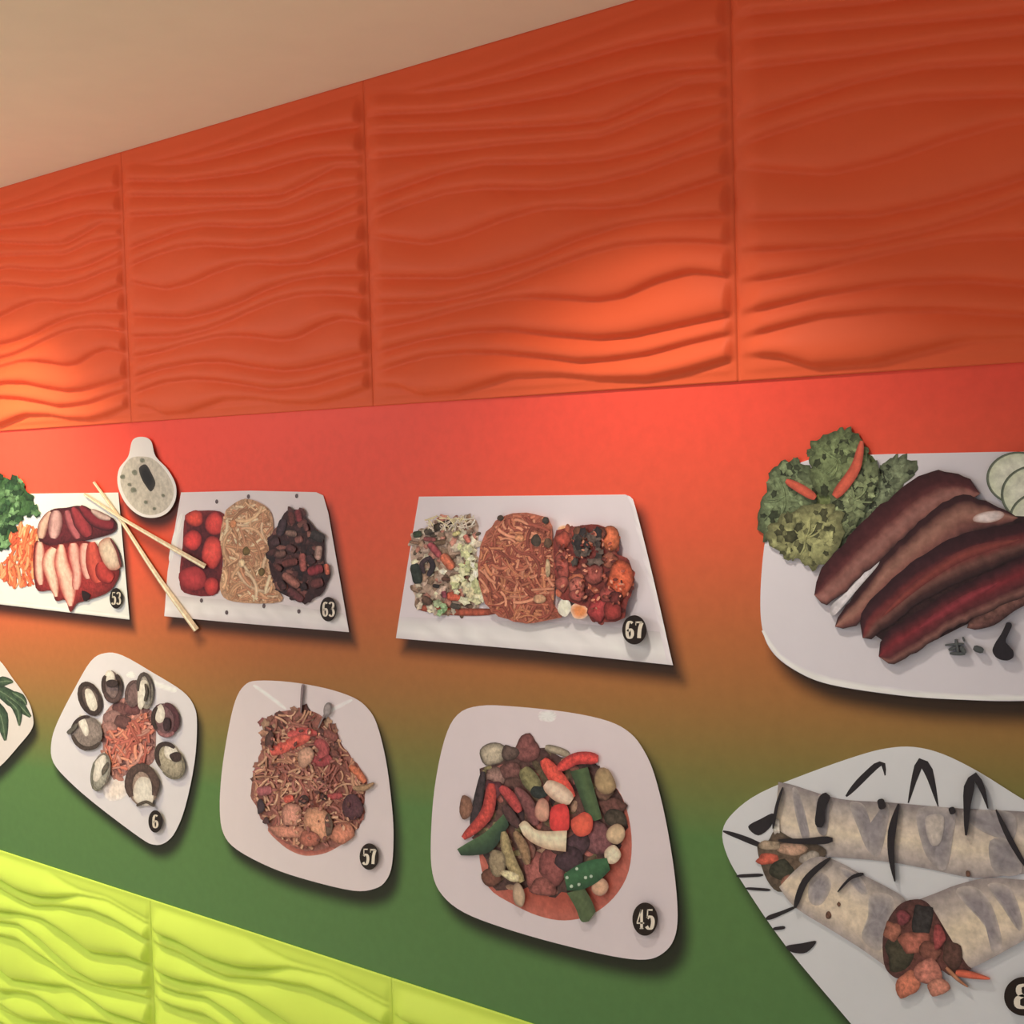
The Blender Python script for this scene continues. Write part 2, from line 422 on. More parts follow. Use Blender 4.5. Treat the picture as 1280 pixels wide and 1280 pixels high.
        return mesh_obj('numeral', V, F, M_INK, parent, np.tile(s.alb((205, 195, 180)), (len(V), 1)), loc=s.org)
# ---- roast pork platter
A = (0, 540, 4.571)
d = Dish('pork_platter_picture', 'printed white platter of sliced red-glazed pork with parsley and carrot shreds', 'food picture', A,
  [(-430,365),(200,352),(676,346),(740,1070),(0,985),(-520,925)], 0.95, plate=(226,228,228), smooth=False)
d.ribbon('rim', [(-515,895),(0,955),(735,1045)], [(-520,925),(0,985),(740,1072)], [(222,224,222),(238,238,236),(205,205,205)], M_PLATE, d.plate)
d.ox, d.oy, d.k = 0, 590, 6.739
d.strands('carrot_shreds', [(60,480),(200,390),(310,440),(330,560),(285,640),(290,960),(120,985),(-60,860),(-30,780),(90,680)], 170, 170, 22,
  [(225,105,60),(235,130,80),(240,160,110),(215,85,50)], ang=(60,130), seed=3)
d.poly('parsley_bed', [(-250,160),(-60,40),(60,60),(180,100),(270,250),(290,350),(190,380),(90,500),(50,610),(-40,620),(-270,510)], (62,98,56), (50,84,48), jit=.05)
d.clump('parsley', [(-260,150),(-60,20),(60,40),(150,60),(240,130),(320,300),(310,370),(190,380),(80,520),(50,640),(-40,640),(-280,520)], 150, 48,
  [(64,100,62),(84,122,80),(46,78,48),(104,144,98),(38,64,40)], seed=4)
d.poly('pork_glaze', [(335,430),(430,320),(560,300),(680,285),(800,350),(955,390),(970,500),(800,560),(640,590),(440,625),(330,580)], (95,28,38), (60,18,25))
d.strip('pork_slice', [(425,335),(365,450),(345,560)], [51,89,76], (205,165,150), (110,40,45), mat=M_SOFT)
d.strip('pork_slice', [(470,325),(470,400),(450,560)], [102,128,89], (195,150,150), (90,30,40), mat=M_SOFT)
d.strip('pork_slice', [(560,325),(600,430),(660,560)], [70,89,76], (170,85,95), (80,25,35), mat=M_SOFT)
d.strip('pork_slice', [(610,300),(690,430),(750,540)], [64,140,115], (150,45,55), (60,18,28), mat=M_SOFT)
d.strip('pork_slice', [(675,290),(800,400),(955,450)], [64,121,128], (125,32,45), (50,16,26), mat=M_SOFT)
d.strip('pork_slice', [(770,320),(850,370),(930,395)], [38,64,44], (195,165,160), (110,60,60), mat=M_SOFT)
d.poly('pork_glaze', [(290,600),(420,620),(600,590),(770,590),(900,700),(1005,830),(960,960),(880,1030),(720,1085),(645,1110),(592,1180),(550,1080),(470,1085),(430,1000),(300,975)], (155,40,40), (100,24,26))
d.strip('pork_slice', [(335,590),(335,700),(330,840),(345,950)], [76,84,76,64], (228,180,165), (150,45,42), mat=M_SOFT)
d.strip('pork_slice', [(455,640),(410,760),(440,880),(475,1050)], [102,121,102,51], (232,190,172), (165,60,52), mat=M_SOFT)
d.strip('pork_slice', [(515,610),(520,780),(570,930),(595,1130)], [76,128,153,64], (235,185,168), (170,45,42), mat=M_SOFT)
d.strip('pork_slice', [(615,600),(630,720),(650,850),(640,990)], [108,102,76,89], (225,165,155), (160,40,42), mat=M_SOFT)
d.strip('pork_slice', [(715,600),(715,750),(745,900)], [96,96,76], (228,165,155), (150,40,42), mat=M_SOFT)
d.strip('pork_slice', [(775,590),(790,760),(840,930)], [89,140,140], (200,75,60), (130,28,30), mat=M_SOFT)
d.strip('pork_slice', [(850,760),(880,860),(950,900)], [102,140,115], (185,52,46), (105,20,25), mat=M_SOFT)
d.poly('pork_slice', [(830,610),(890,555),(945,570),(990,690),(1010,805),(930,825),(860,740)], (214,192,172), (170,110,95), M_SOFT)
d.strip('pork_rind', [(930,560),(985,660),(1020,800)], 20, (105,45,45))
d.poly('pork_glaze', [(690,1000),(760,1030),(735,1085),(700,1075)], (40,20,22), (40,20,22))
d.ox, d.oy, d.k = A
d.badge(663, 950, 37, 59, '53')

# ---- red pork, noodles and dark beef plate
B = (100, 540, 3.657)
d = Dish('noodle_beef_plate_picture', 'printed white oblong plate with red pork balls, pale noodles and dark beef', 'food picture', B,
  [(462,276),(780,268),(1080,275),(1112,290),(1135,370),(1230,915),(800,878),(385,842),(400,640),(440,400)], 0.74, plate=(206,196,200), smooth=False)
d.ribbon('rim', [(400,745),(640,765),(900,785),(1205,830)], [(386,842),(640,866),(900,888),(1229,914)], [(196,188,190),(212,208,208),(215,210,212),(200,192,196)], M_PLATE, d.plate)
d.oval('highlight', 440, 480, 16, 120, (222,216,216), (208,200,204), rot=14, mat=M_PLATE, parent=d.plate)
for x, y in ((625,318),(770,295),(990,292),(555,770),(670,825),(840,795),(1000,820)):
    d.oval('pepper_speck', x, y, 7, 10, (95,80,85), n=8, mat=M_INK)
b2 = (215, 620, 9.846)
d.ox, d.oy, d.k = b2
d.poly('pork_sauce', [(170,240),(380,180),(640,220),(640,500),(620,820),(560,1200),(150,1190),(95,950),(130,620)], (75,22,30), (110,30,35))
for x, y, rx, ry, c in ((275,275,115,100,(200,62,45)),(520,345,120,145,(208,58,52)),(255,545,115,120,(200,50,48)),(490,690,125,200,(218,66,56)),(260,1010,170,150,(165,45,50)),(485,1110,95,110,(185,50,48))):
    d.oval('pork_ball', x, y, rx, ry, c, (115,25,32), mat=M_SOFT, jit=.05, hi=tuple(min(255, v*1.12) for v in c))
d.ox, d.oy, d.k = B
ng = [(680,345),(760,305),(860,350),(885,440),(865,560),(880,680),(920,775),(700,775),(640,720),(655,600),(640,480),(660,380)]
d.poly('noodle_bed', ng, (166,122,92), (176,136,106))
d.strands('noodles', ng, 330, 130, 12, [(208,164,126),(192,146,110),(222,186,152),(170,122,90),(186,132,100)], curl=1.6, seed=5)
for x, y in ((700,420),(760,545),(830,640),(740,600)):
    d.oval('vegetable_bit', x, y, 16, 20, random.choice([(205,135,90),(110,90,50),(225,190,150)]))
d.ox, d.oy, d.k = 325, 620, 7.533
d.poly('beef_bed', [(160,290),(260,145),(390,130),(450,230),(600,400),(605,600),(660,730),(590,900),(470,1000),(390,1000),(165,880),(90,650),(90,400)], (58,32,33), (50,26,30), jit=.03)
d.frag([(160,290),(260,145),(390,130),(450,230),(600,400),(605,600),(640,730),(590,900),(470,1000),(390,1000),(165,880),(90,650),(90,400)], 110, 50, [(80,46,46),(58,34,36),(105,60,56),(46,30,34),(125,78,70)], seed=22)
for p, w_, c in (([(285,150),(305,270)],70,(95,45,42)),([(350,130),(375,240)],70,(118,42,48)),([(225,220),(180,370)],80,(66,46,54)),
  ([(240,345),(345,360)],60,(125,95,85)),([(330,420),(400,400)],70,(130,80,74)),([(395,540),(412,710)],70,(152,78,72)),([(560,470),(540,600)],70,(172,135,125)),
  ([(215,735),(300,800),(365,855)],80,(152,95,84)),([(265,880),(400,985)],80,(98,50,54)),([(450,720),(590,675)],90,(135,42,52)),([(480,840),(590,800)],95,(100,50,50)),
  ([(150,560),(240,530)],75,(110,75,68)),([(105,440),(180,420)],80,(78,52,56)),([(480,350),(600,410)],90,(54,46,46)),([(210,640),(350,610)],80,(105,52,48)),([(450,560),(500,640)],80,(62,35,40)),
  ([(250,470),(330,520)],70,(88,50,50)),([(620,640),(640,740)],50,(195,95,72)),([(420,260),(440,330)],50,(105,60,58)),([(180,800),(230,880)],70,(70,40,42)),([(400,820),(430,880)],50,(50,32,36)),([(140,650),(200,700)],60,(92,48,44))):
    d.strip('beef_strip', p, w_, c, tuple(0.55*np.array(c)), vary=.25)
d.ox, d.oy, d.k = B
d.badge(1135, 810, 38, 56, '63')

# ---- sauce bowl
d = Dish('sauce_bowl_picture', 'printed white spouted bowl of pale dipping sauce with dark garnish', 'food picture', B,
  [(240,38),(285,22),(325,42),(345,110),(400,170),(437,240),(436,310),(400,368),(340,392),(270,380),(208,325),(173,245),(178,170),(220,112)], 0.80, plate=(220,214,212), base='bowl', z=0.004)
d.poly('sauce', [(228,122),(280,112),(335,124),(392,180),(426,250),(422,310),(388,358),(330,380),(272,366),(217,312),(186,240),(192,175)], (178,170,158), (188,180,168), M_SOFT, vary=.05)
d.poly('seaweed_garnish', [(270,165),(300,148),(325,185),(345,235),(325,272),(300,245),(280,210)], (32,30,30), (60,55,52), M_SOFT)
for x, y, r in ((250,185,14),(195,205,12),(245,265,14),(285,130,12),(340,350,8),(300,320,9),(380,290,8),(225,240,8)):
    d.oval('herb_bit', x, y, r, r, (110,112,98), (150,145,132))
# ---- chopsticks
for path, wd, lab in (([(62,228),(180,392),(350,655),(532,905)], [12,17,22,28], 'printed pale wooden chopstick reaching past the plate edge'),
                      ([(18,283),(180,388),(370,500),(572,615)], [12,16,20,24], 'printed pale wooden chopstick with its tip on the red pork')):
    P = resample(catmull(path, 5, False), 16); dd = np.gradient(P, axis=0); dd /= np.linalg.norm(dd, axis=1)[:, None]
    nr = np.c_[-dd[:, 1], dd[:, 0]]; ww = np.interp(np.linspace(0, 1, 16), np.linspace(0, 1, 4), wd)[:, None]/2
    out = np.vstack([P+nr*ww, (P-nr*ww)[::-1]])
    zz = 0.0035 if 'plate edge' in lab else 0.0070
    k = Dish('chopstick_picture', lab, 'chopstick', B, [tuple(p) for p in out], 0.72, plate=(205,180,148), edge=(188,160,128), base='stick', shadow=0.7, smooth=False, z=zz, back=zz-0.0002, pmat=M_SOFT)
    k.front = k.layer-0.0001
    k.ribbon('highlight', P+nr*ww*0.7, P+nr*ww*0.1, [(226,206,176),(232,214,188),(218,196,164)], M_SOFT)

# ---- plate 67
Cc = (480, 600, 3.368)
d = Dish('sweet_sour_chicken_plate_picture', 'printed white oblong plate of salad, brown fried rice noodles and glazed chicken', 'food picture', Cc,
  [(147,70),(600,66),(1015,61),(1038,70),(1052,92),(1217,780),(640,718),(50,666),(100,350)], 0.75, plate=(205,197,205), smooth=False)
d.ribbon('rim', [(66,575),(400,590),(760,600),(1172,640)], [(51,665),(400,696),(760,730),(1216,779)], [(196,190,196),(212,210,212),(216,214,216),(204,200,204)], M_PLATE, d.plate)
d.ribbon('rim', [(1000,75),(1030,85),(1110,420),(1190,760)], [(1030,66),(1052,92),(1135,420),(1214,772)], [(205,198,206),(220,214,220)], M_PLATE, d.plate)
d.ox, d.oy, d.k = 500, 630, 8.533
sal = [(140,300),(290,250),(420,140),(570,160),(760,150),(840,300),(830,560),(890,980),(800,1150),(600,1180),(400,1170),(190,1110),(140,850),(110,640),(120,400)]
d.poly('salad_bed', sal, (160,135,118), (175,150,135), jit=.04)
d.frag(sal, 120, 48, [(190,170,150),(120,95,78),(205,195,165),(95,80,66),(165,110,95)], seed=24)
d.strip('sauce_smear', [(180,1100),(600,1150),(1020,1150)], 80, (165,78,56))
d.clump('cabbage', sal, 90, 60, [(205,190,170),(190,165,150),(215,205,180),(160,130,110),(140,115,95),(175,120,105)], seed=6)
for p, w_, c in (([(260,310),(420,240),(585,190)],80,(72,62,52)),([(140,330),(230,315)],70,(52,66,46)),([(150,640),(180,760),(190,850)],110,(48,56,50)),([(300,560),(350,660),(300,770)],60,(52,42,50)),
  ([(310,570),(230,640),(260,740)],50,(62,46,52)),([(310,420),(430,560)],75,(160,70,78)),([(450,540),(560,690)],100,(205,108,76)),([(500,980),(640,990)],95,(198,88,62)),([(440,800),(560,800)],45,(92,62,50)),
  ([(380,420),(480,400)],60,(105,82,62)),([(250,370),(380,380)],50,(135,72,70)),([(690,330),(740,410)],60,(190,110,95)),([(240,1000),(330,1060)],80,(95,70,58)),([(540,1080),(640,1100)],60,(85,78,70)),([(420,880),(350,870)],40,(48,42,42)),
  ([(560,330),(640,300)],50,(200,190,130)),([(100,400),(200,420)],36,(135,105,85)),([(460,930),(480,1000)],55,(140,65,80))):
    d.strip('salad_piece', p, w_, c, tuple(0.65*np.array(c)), vary=.2)
d.clump('chopped_lettuce', [(600,430),(790,480),(840,700),(890,980),(780,1150),(690,1050),(560,900),(600,700)], 60, 62, [(208,208,165),(222,220,185),(190,195,145),(215,205,165)], seed=8)
d.clump('chopped_lettuce', [(390,1050),(520,1040),(560,1160),(400,1180)], 10, 45, [(150,180,135),(180,195,155),(120,160,110)], seed=9)
d.strands('sprouts', [(260,170),(420,90),(560,140),(780,90),(830,260),(600,300),(300,300)], 50, 150, 14, [(215,205,190),(195,180,165),(205,190,150)], seed=10)
d.ox, d.oy, d.k = Cc
fr = [(470,175),(570,140),(690,160),(710,250),(722,400),(715,520),(745,575),(600,602),(500,580),(440,540),(400,430),(405,280)]
d.poly('noodle_bed', fr, (150,80,62), (160,90,70), jit=.02)
d.strands('fried_noodles', fr, 420, 95, 11, [(180,105,80),(165,88,68),(150,75,60),(205,135,105),(190,120,85),(135,68,55)], curl=1.6, seed=11)
for x, y, rx, ry, c in ((640,255,22,26,(70,60,52)),(680,170,14,14,(60,55,50)),(490,160,14,12,(75,60,50)),(690,370,10,40,(190,165,130)),(655,500,26,20,(195,150,115)),(570,245,20,14,(205,140,100)),(690,265,18,20,(100,75,58))):
    d.oval('vegetable_bit', x, y, rx, ry, c)
d.ox, d.oy, d.k = 680, 640, 7.114
d.oval('sauce', 190, 160, 70, 45, (222,158,105), (215,185,165), mat=M_SOFT)
d.oval('sauce', 320, 880, 90, 70, (222,135,75), (215,185,165), mat=M_SOFT)
d.oval('lettuce_bit', 180, 850, 60, 80, (222,220,200), (205,200,190), mat=M_SOFT)
d.poly('chicken_bed', [(95,200),(230,130),(480,115),(620,170),(670,280),(650,370),(740,410),(790,520),(795,680),(740,820),(690,960),(430,970),(390,860),(250,800),(120,730),(95,450)], (105,42,38), (120,48,42), jit=.02)
d.frag([(95,200),(230,130),(480,115),(620,170),(670,280),(650,370),(740,410),(790,520),(795,680),(740,820),(690,960),(430,970),(390,860),(250,800),(120,730),(95,450)], 100, 45, [(140,60,50),(105,45,40),(165,85,62),(90,40,38),(180,100,70)], seed=23)
for x, y, rx, ry, c in ((165,245,70,75,(168,72,56)),(580,225,95,115,(195,100,62)),(575,420,75,70,(152,85,66)),(165,470,62,150,(165,78,68)),(160,640,58,80,(160,80,70)),(680,600,112,165,(208,92,56)),
  (430,545,100,95,(152,74,66)),(290,655,78,95,(178,98,86)),(300,740,70,60,(165,80,72)),(480,850,95,120,(165,56,58)),(610,880,95,85,(145,50,46)),(560,740,85,70,(160,72,66)),(640,760,60,60,(100,42,40)),(500,190,60,60,(110,60,48)),(330,190,70,60,(120,75,55))):
    d.oval('chicken_piece', x, y, rx, ry, c, tuple(0.5*np.array(c)), jit=.1, hi=tuple(min(255, 1.15*v) for v in c))
d.clump('black_garnish', [(260,230),(330,170),(480,150),(510,330),(490,470),(390,440),(250,470)], 34, 50, [(62,52,50),(80,72,68),(48,42,44),(95,80,74)], seed=12)
d.frag([(120,220),(480,140),(640,220),(640,400),(780,560),(740,780),(640,930),(450,920),(280,740),(120,680)], 80, 22, [(185,112,88),(95,44,40),(200,130,104),(120,56,48),(155,78,62)], seed=32)
d.badge(803, 1048, 108, 130, '67')

# ---- ribs plate
D = (920, 520, 3.369)
d = Dish('ribs_plate_picture', 'printed white platter of dark glazed ribs with lettuce, carrot sticks and cucumber', 'food picture', D,
  [(330,178),(560,163),(900,155),(1213,150),(1700,150),(2050,210),(2150,450),(2120,800),(2000,1050),(1700,1180),(1213,1200),(950,1195),(700,1178),(400,1132),(250,1072),(150,990),(108,880),(105,700),(130,480),(190,260)], 0.62, plate=(186,182,190))
d.ribbon('rim', [(122,900),(190,1000),(300,1065),(440,1105),(720,1150),(1000,1168),(1300,1172)], [(108,905),(160,1000),(270,1082),(400,1131),(700,1177),(1000,1196),(1300,1197)], [(186,182,190),(205,202,208),(212,210,214)], M_PLATE, d.plate)
G1, G2, G3, G4 = (98,112,66), (132,142,86), (150,152,92), (70,84,54)
d.poly('lettuce_bed', [(110,430),(170,260),(330,220),(520,150),(600,220),(560,400),(400,560),(300,590),(150,520)], (92,104,62), (80,92,56))
leaves = [([(440,420),(560,270),(640,185),(700,165),(768,215),(700,300),(560,450),(450,550)], (108,120,92)),
 ([(90,430),(130,300),(150,225),(240,182),(330,240),(340,350),(230,440),(130,525)], (96,110,78)),
 ([(308,200),(312,120),(400,70),(470,50),(530,100),(562,180),(520,280),(420,345),(330,310)], (100,114,76)),
 ([(400,350),(540,200),(600,210),(580,330),(470,500),(400,520)], (112,124,88)),
 ([(125,510),(180,430),(330,370),(440,400),(440,540),(335,645),(260,600),(222,606)], (132,134,90))]
for p, c in leaves:
    P = catmull(p, 6); c0 = P.mean(axis=0); a = np.arange(len(P))
    P = c0+(P-c0)*(1+0.05*np.sin(a*2.1)+0.04*np.sin(a*4.7))[:, None]
    lf = d.poly('lettuce_leaf', P, c, tuple(0.62*np.array(c)), smooth=False, vary=.22)
    d.clump('leaf_frill', P*0.88+c0*0.12, 60, 25, [tuple(0.5*np.array(c)), tuple(0.75*np.array(c)), tuple(0.95*np.array(c)), tuple(1.06*np.array(c)+4)], seed=len(P)+int(c0[0]), spread=.0003, parent=lf)
    for q in range(4):
        ang = random.uniform(0, 6.28); e = c0+np.array([math.cos(ang), math.sin(ang)])*75
        d.strip('leaf_vein', [tuple(c0), tuple((c0+e)/2+6), tuple(e)], 8, tuple(1.08*np.array(c)), parent=lf, m=6)
d.strip('carrot_stick', [(210,272),(270,305),(335,345)], [30,40,36], (182,78,56), (140,55,42), mat=M_SOFT)
d.strip('carrot_stick', [(530,105),(500,225),(415,340)], [28,46,50], (186,80,58), (140,55,42), mat=M_SOFT)
for x, y, rx, ry in ((1190,262,136,112),(1265,330,150,125),(1300,430,150,115)):
    cu = d.oval('cucumber_slice', x, y, rx, ry, (182,186,170), (62,72,58), mat=M_SOFT, jit=0, n=22, vary=.03)
    d.oval('cucumber_flesh', x, y, rx-11, ry-9, (190,192,178), (176,182,160), mat=M_SOFT, jit=0, n=20, vary=.03, parent=cu)
RIB = [(58,24,28),(95,38,36),(120,58,50),(140,86,76),(125,72,62),(62,34,34)]
d.poly('printed_rib_shade', [(470,800),(600,560),(900,350),(1150,420),(1420,430),(1420,700),(1213,760),(935,895),(700,1015),(610,940),(540,890)], (44,26,28), (40,24,26), smooth=False)  # dark shade between the ribs, painted into the print as one patch
d.poly('plate_gap', [(400,800),(470,735),(590,600),(600,625),(520,720),(415,840)], (190,186,192), (150,146,150), M_SOFT)
d.ribbon('rib', [(322,710),(380,620),(600,382),(800,240),(930,245),(1030,300)], [(335,800),(400,790),(560,650),(760,475),(900,370),(1030,355)], [(48,22,26),(58,26,30),(64,28,32),(80,38,40),(120,76,70),(128,86,80),(116,74,68),(40,24,28)], M_SOFT, rnd=.07, m=34, vary=.14, jit=3)
d.ribbon('rib', [(405,870),(520,735),(680,530),(920,340),(1090,375),(1190,415)], [(425,900),(500,885),(640,748),(820,610),(1000,490),(1190,450)], [(42,22,26),(54,28,32),(112,74,66),(134,94,82),(128,86,76),(112,70,64),(90,54,52),(38,24,28)], M_SOFT, rnd=.06, m=34, vary=.14, jit=3)
d.oval('rib_bone', 1060, 425, 66, 26, (200,186,186), (150,120,112), rot=-8, mat=M_SOFT)
d.ribbon('rib', [(515,900),(545,800),(700,650),(950,500),(1213,452),(1420,440)], [(550,968),(610,915),(780,785),(980,685),(1213,590),(1420,555)], [(40,20,26),(48,24,30),(56,26,32),(96,38,40),(104,48,46),(98,64,58),(60,36,36),(38,24,28)], M_SOFT, rnd=.05, m=34, vary=.16, jit=3)
d.ribbon('rib_glaze', [(600,840),(760,690),(960,560),(1200,500)], [(620,860),(780,720),(980,600),(1200,540)], [(88,38,40),(118,54,48),(92,40,40)], M_SOFT, rnd=.3)
d.ribbon('rib', [(960,880),(1060,810),(1213,730),(1400,690)], [(985,905),(1090,880),(1213,800),(1400,770)], [(56,34,34),(104,70,64),(94,62,58),(44,28,30)], rnd=.06)
d.ribbon('rib', [(585,965),(700,865),(900,740),(1213,590),(1420,520)], [(615,1058),(720,1020),(920,892),(1213,760),(1420,705)], [(40,20,26),(58,26,32),(84,30,36),(112,34,42),(92,34,40),(76,34,38),(112,74,68),(44,28,30)], M_SOFT, rnd=.05, m=34, vary=.16, jit=3)
d.ribbon('rib_glaze', [(760,880),(950,760),(1100,690)], [(780,905),(970,790),(1110,715)], [(100,34,42),(126,42,52),(100,34,42)], M_SOFT, rnd=.3)
for p, w_ in (([(880,965),(960,958)],10),([(925,940),(935,1000)],14),([(900,1000),(965,1002)],14),([(955,930),(962,950)],9),([(895,985),(925,975)],14),([(945,970),(965,1000)],20)):
    d.strip('ink_mark', p, w_, (72,76,78), mat=M_INK, m=5)
d.strip('ink_mark', [(1000,975),(1042,990)], 28, (70,74,76), mat=M_INK, m=5)
d.poly('ink_mark', [(1140,870),(1158,872),(1160,890),(1138,935),(1140,965),(1165,985),(1168,1015),(1140,1030),(1100,1020),(1080,990),(1092,955),(1115,920),(1130,890)], (34,30,36), (34,30,36), M_INK)

# ---- leaf plate at the end of the lower row
Ee = (0, 800, 4.573)
d = Dish('herb_plate_picture', 'printed white plate holding a dark green parsley sprig', 'food picture', Ee,
  [(-100,40),(0,120),(70,215),(160,345),(190,450),(180,512),(120,590),(0,722),(-120,790),(-260,760),(-380,640),(-430,450),(-340,180),(-220,60)], 0.80, plate=(212,204,200))
for p, w_ in (([(-60,260),(60,330),(175,440)],90),([(-80,330),(0,420),(30,575)],85),([(-40,250),(30,235),(75,240)],60),([(40,340),(100,400),(110,490)],50),([(70,300),(130,340),(150,370)],50),([(-200,300),(-120,300),(-40,280)],60),([(-180,420),(-120,380),(-60,330)],60)):
    lf = d.strip('parsley_leaf', p, [w_*.6, w_, w_*.3], (62,84,60), (42,58,44), vary=.25, m=9)
    d.strip('leaf_vein', p, 8, (105,125,95), parent=lf, m=7)

# ---- mussel plate
d = Dish('mussel_plate_picture', 'printed white rounded-diamond plate with a ring of dark stuffed mussels', 'food picture', Ee,
  [(600,75),(700,88),(880,190),(1040,290),(1108,375),(1126,480),(1112,700),(1060,950),(1003,1095),(945,1158),(880,1170),(800,1130),(560,950),(400,812),(305,700),(293,590),(328,470),(430,270),(520,120)], 0.80, plate=(210,206,212), per=4)
d.strip('highlight', [(860,235),(930,265),(1010,290)], 40, (228,232,230), (212,208,214), mat=M_PLATE, parent=d.plate)
d.oval('highlight', 750, 200, 30, 22, (228,226,228), (212,208,214), mat=M_PLATE, parent=d.plate)
d.oval('sauce', 665, 850, 75, 75, (222,208,200), (212,206,208), mat=M_SOFT)
d.poly('meat_filling', [(590,440),(680,340),(790,350),(850,400),(885,470),(885,680),(800,730),(720,770),(650,800),(600,700),(580,560)], (165,105,95), (150,110,105), jit=.04)
d.frag([(590,440),(680,340),(790,350),(850,400),(885,470),(885,680),(800,730),(720,770),(650,800),(600,700),(580,560)], 70, 32, [(175,120,110),(130,85,80),(195,130,115),(110,72,70)], seed=25)
for x, y, c in ((690,400,(110,70,68)),(760,390,(120,72,72)),(640,440,(150,110,105)),(700,470,(105,68,66)),(620,500,(160,115,108))):
    d.oval('meat_piece', x, y, 48, 42, c, tuple(0.7*np.array(c)), jit=.12)
d.strands('carrot_shreds', [(600,520),(720,480),(840,400),(880,520),(860,690),(720,750),(650,790),(600,640)], 120, 90, 16, [(210,120,98),(195,105,90),(225,140,112),(180,95,80),(200,140,125)], seed=13)
MK = (62,48,44)
CM = (216,210,200)
for x, y, rx, ry, rot, c, cr, arcs in (
  (515,335,62,98,-22,(96,80,76),(518,340,28,74,-18),[(0,360,26,MK)]),
  (640,265,56,92,-6,(120,100,98),(628,208,28,34,0),[(150,230,24,MK),(-50,40,28,MK),(20,160,30,(84,64,62))]),
  (762,310,46,78,6,(118,92,90),None,[(150,300,20,(92,72,70))]),
  (828,290,46,104,-4,(150,142,134),(812,300,28,86,6),[(180,400,22,(78,68,64)),(-20,60,14,(110,104,96))]),
  (945,455,76,98,-10,(112,80,84),(915,420,28,56,0),[(-80,60,34,(84,48,54)),(150,240,24,MK),(60,140,26,(140,92,96))]),
  (500,530,92,98,-20,(136,122,116),(478,490,24,62,-20),[(60,190,24,(72,60,54)),(200,300,20,MK)]),
  (972,690,74,112,-28,(158,148,128),(975,640,40,44,-20),[(180,330,26,MK),(10,160,14,(112,106,90))]),
  (575,755,52,110,12,(160,156,144),(568,730,32,84,14),[(60,200,16,(112,110,98)),(220,400,12,(120,112,104))]),
  (812,835,92,122,-6,(150,128,116),(822,868,58,94,0),[(150,395,48,(86,66,60))])):
    m = d.oval('mussel', x, y, rx, ry, c, tuple(.8*np.array(c)), rot=rot, jit=.05, n=18, vary=.2)
    if cr: d.oval('mussel_meat', *cr[:4], CM, (196,186,174), rot=cr[4], jit=.08, mat=M_SOFT, parent=m)
    for a0, a1, w_, c2 in arcs: d.arc('shell_rim', x, y, rx-w_*.3, ry-w_*.3, rot, a0, a1, w_, c2, parent=m)
d.oval('mussel_filling', 1003, 668, 34, 28, (66,50,46)); d.oval('mussel_filling', 952, 480, 22, 40, (62,42,46)); d.oval('mussel_filling', 640, 250, 34, 22, (62,48,46))
d.oval('mussel_filling', 600, 735, 13, 44, (96,88,78), rot=25); d.strip('mussel_filling', [(830,250),(838,300),(826,350)], 16, (84,72,66))
d.strip('mussel_tail', [(385,535),(420,505),(440,480)], 26, (95,90,82))
d.strip('mussel_gape', [(780,948),(835,925),(880,950)], 18, (84,74,64))
d.badge(888, 1037, 40, 64, '6')

# ---- plate 57
Fc = (260, 840, 4.412)
d = Dish('noodle_stir_fry_plate_picture', 'printed white rounded plate heaped with noodles, chicken and red pepper strips', 'food picture', Fc,
  [(270,48),(450,55),(650,90),(800,140),(880,200),(932,290),(980,480),(1010,700),(1023,880),(1015,1060),(982,1150),(920,1195),(800,1206),(560,1150),(350,1080),(160,980),(85,890),(65,760),(75,560),(110,330),(150,160),(200,75)], 0.66, plate=(196,185,188), per=4)
d.strip('highlight', [(250,72),(340,135),(430,205)], 24, (214,208,210), (200,190,193), mat=M_PLATE, parent=d.plate)
d.strip('highlight', [(640,230),(720,190),(795,152)], 26, (212,204,206), (199,188,191), mat=M_PLATE, parent=d.plate)
d.poly('sauce', [(330,860),(520,880),(760,860),(800,900),(680,985),(580,1012),(500,1005),(410,955)], (138,58,46), (170,105,92), M_SOFT)
nd = [(325,265),(400,225),(500,205),(590,215),(700,310),(740,400),(800,480),(872,590),(860,680),(862,800),(820,880),(740,945),(650,980),(540,990),(430,940),(340,870),(262,740),(232,660),(262,520),(290,420)]
d.poly('noodle_bed', nd, (125,72,62), (135,85,75), jit=.03)
d.clump('meat_shreds', [(300,270),(450,200),(590,210),(710,320),(760,420),(560,460),(300,520),(250,660),(240,640),(270,480)], 70, 34, [(120,78,66),(150,108,88),(165,130,105),(95,60,56),(150,85,85)], seed=14)
d.strands('noodles', nd, 330, 120, 13, [(182,134,106),(170,118,94),(150,94,80),(196,150,122),(140,80,70),(160,100,90)], curl=1.8, seed=15)
for p, w_, c in (([(345,445),(450,400),(560,350)],62,(198,84,72)),([(440,350),(520,325),(600,345)],42,(190,80,76)),([(590,380),(640,420),(620,500)],60,(155,68,70)),([(560,470),(620,500),(680,470)],50,(150,62,66)),
  ([(780,520),(830,560),(865,610)],40,(190,104,72)),([(420,710),(470,690)],40,(185,80,66)),([(660,690),(740,680)],36,(160,68,70)),([(270,660),(350,650)],50,(155,85,90)),([(640,330),(710,370)],50,(130,75,68))):
    d.strip('pepper_strip', p, w_, c, tuple(0.75*np.array(c)), vary=.15)
for x, y, rx, ry, c, rot in ((460,790,58,75,(190,130,112),0),(605,840,78,100,(196,138,108),-10),(740,890,62,68,(188,118,94),10),(440,880,100,36,(186,122,102),6),(540,470,44,60,(185,140,118),20),(560,920,60,50,(165,95,78),0)):
    d.oval('chicken_piece', x, y, rx, ry, c, tuple(0.65*np.array(c)), rot=rot, jit=.09, hi=tuple(min(255, 1.08*v) for v in c))
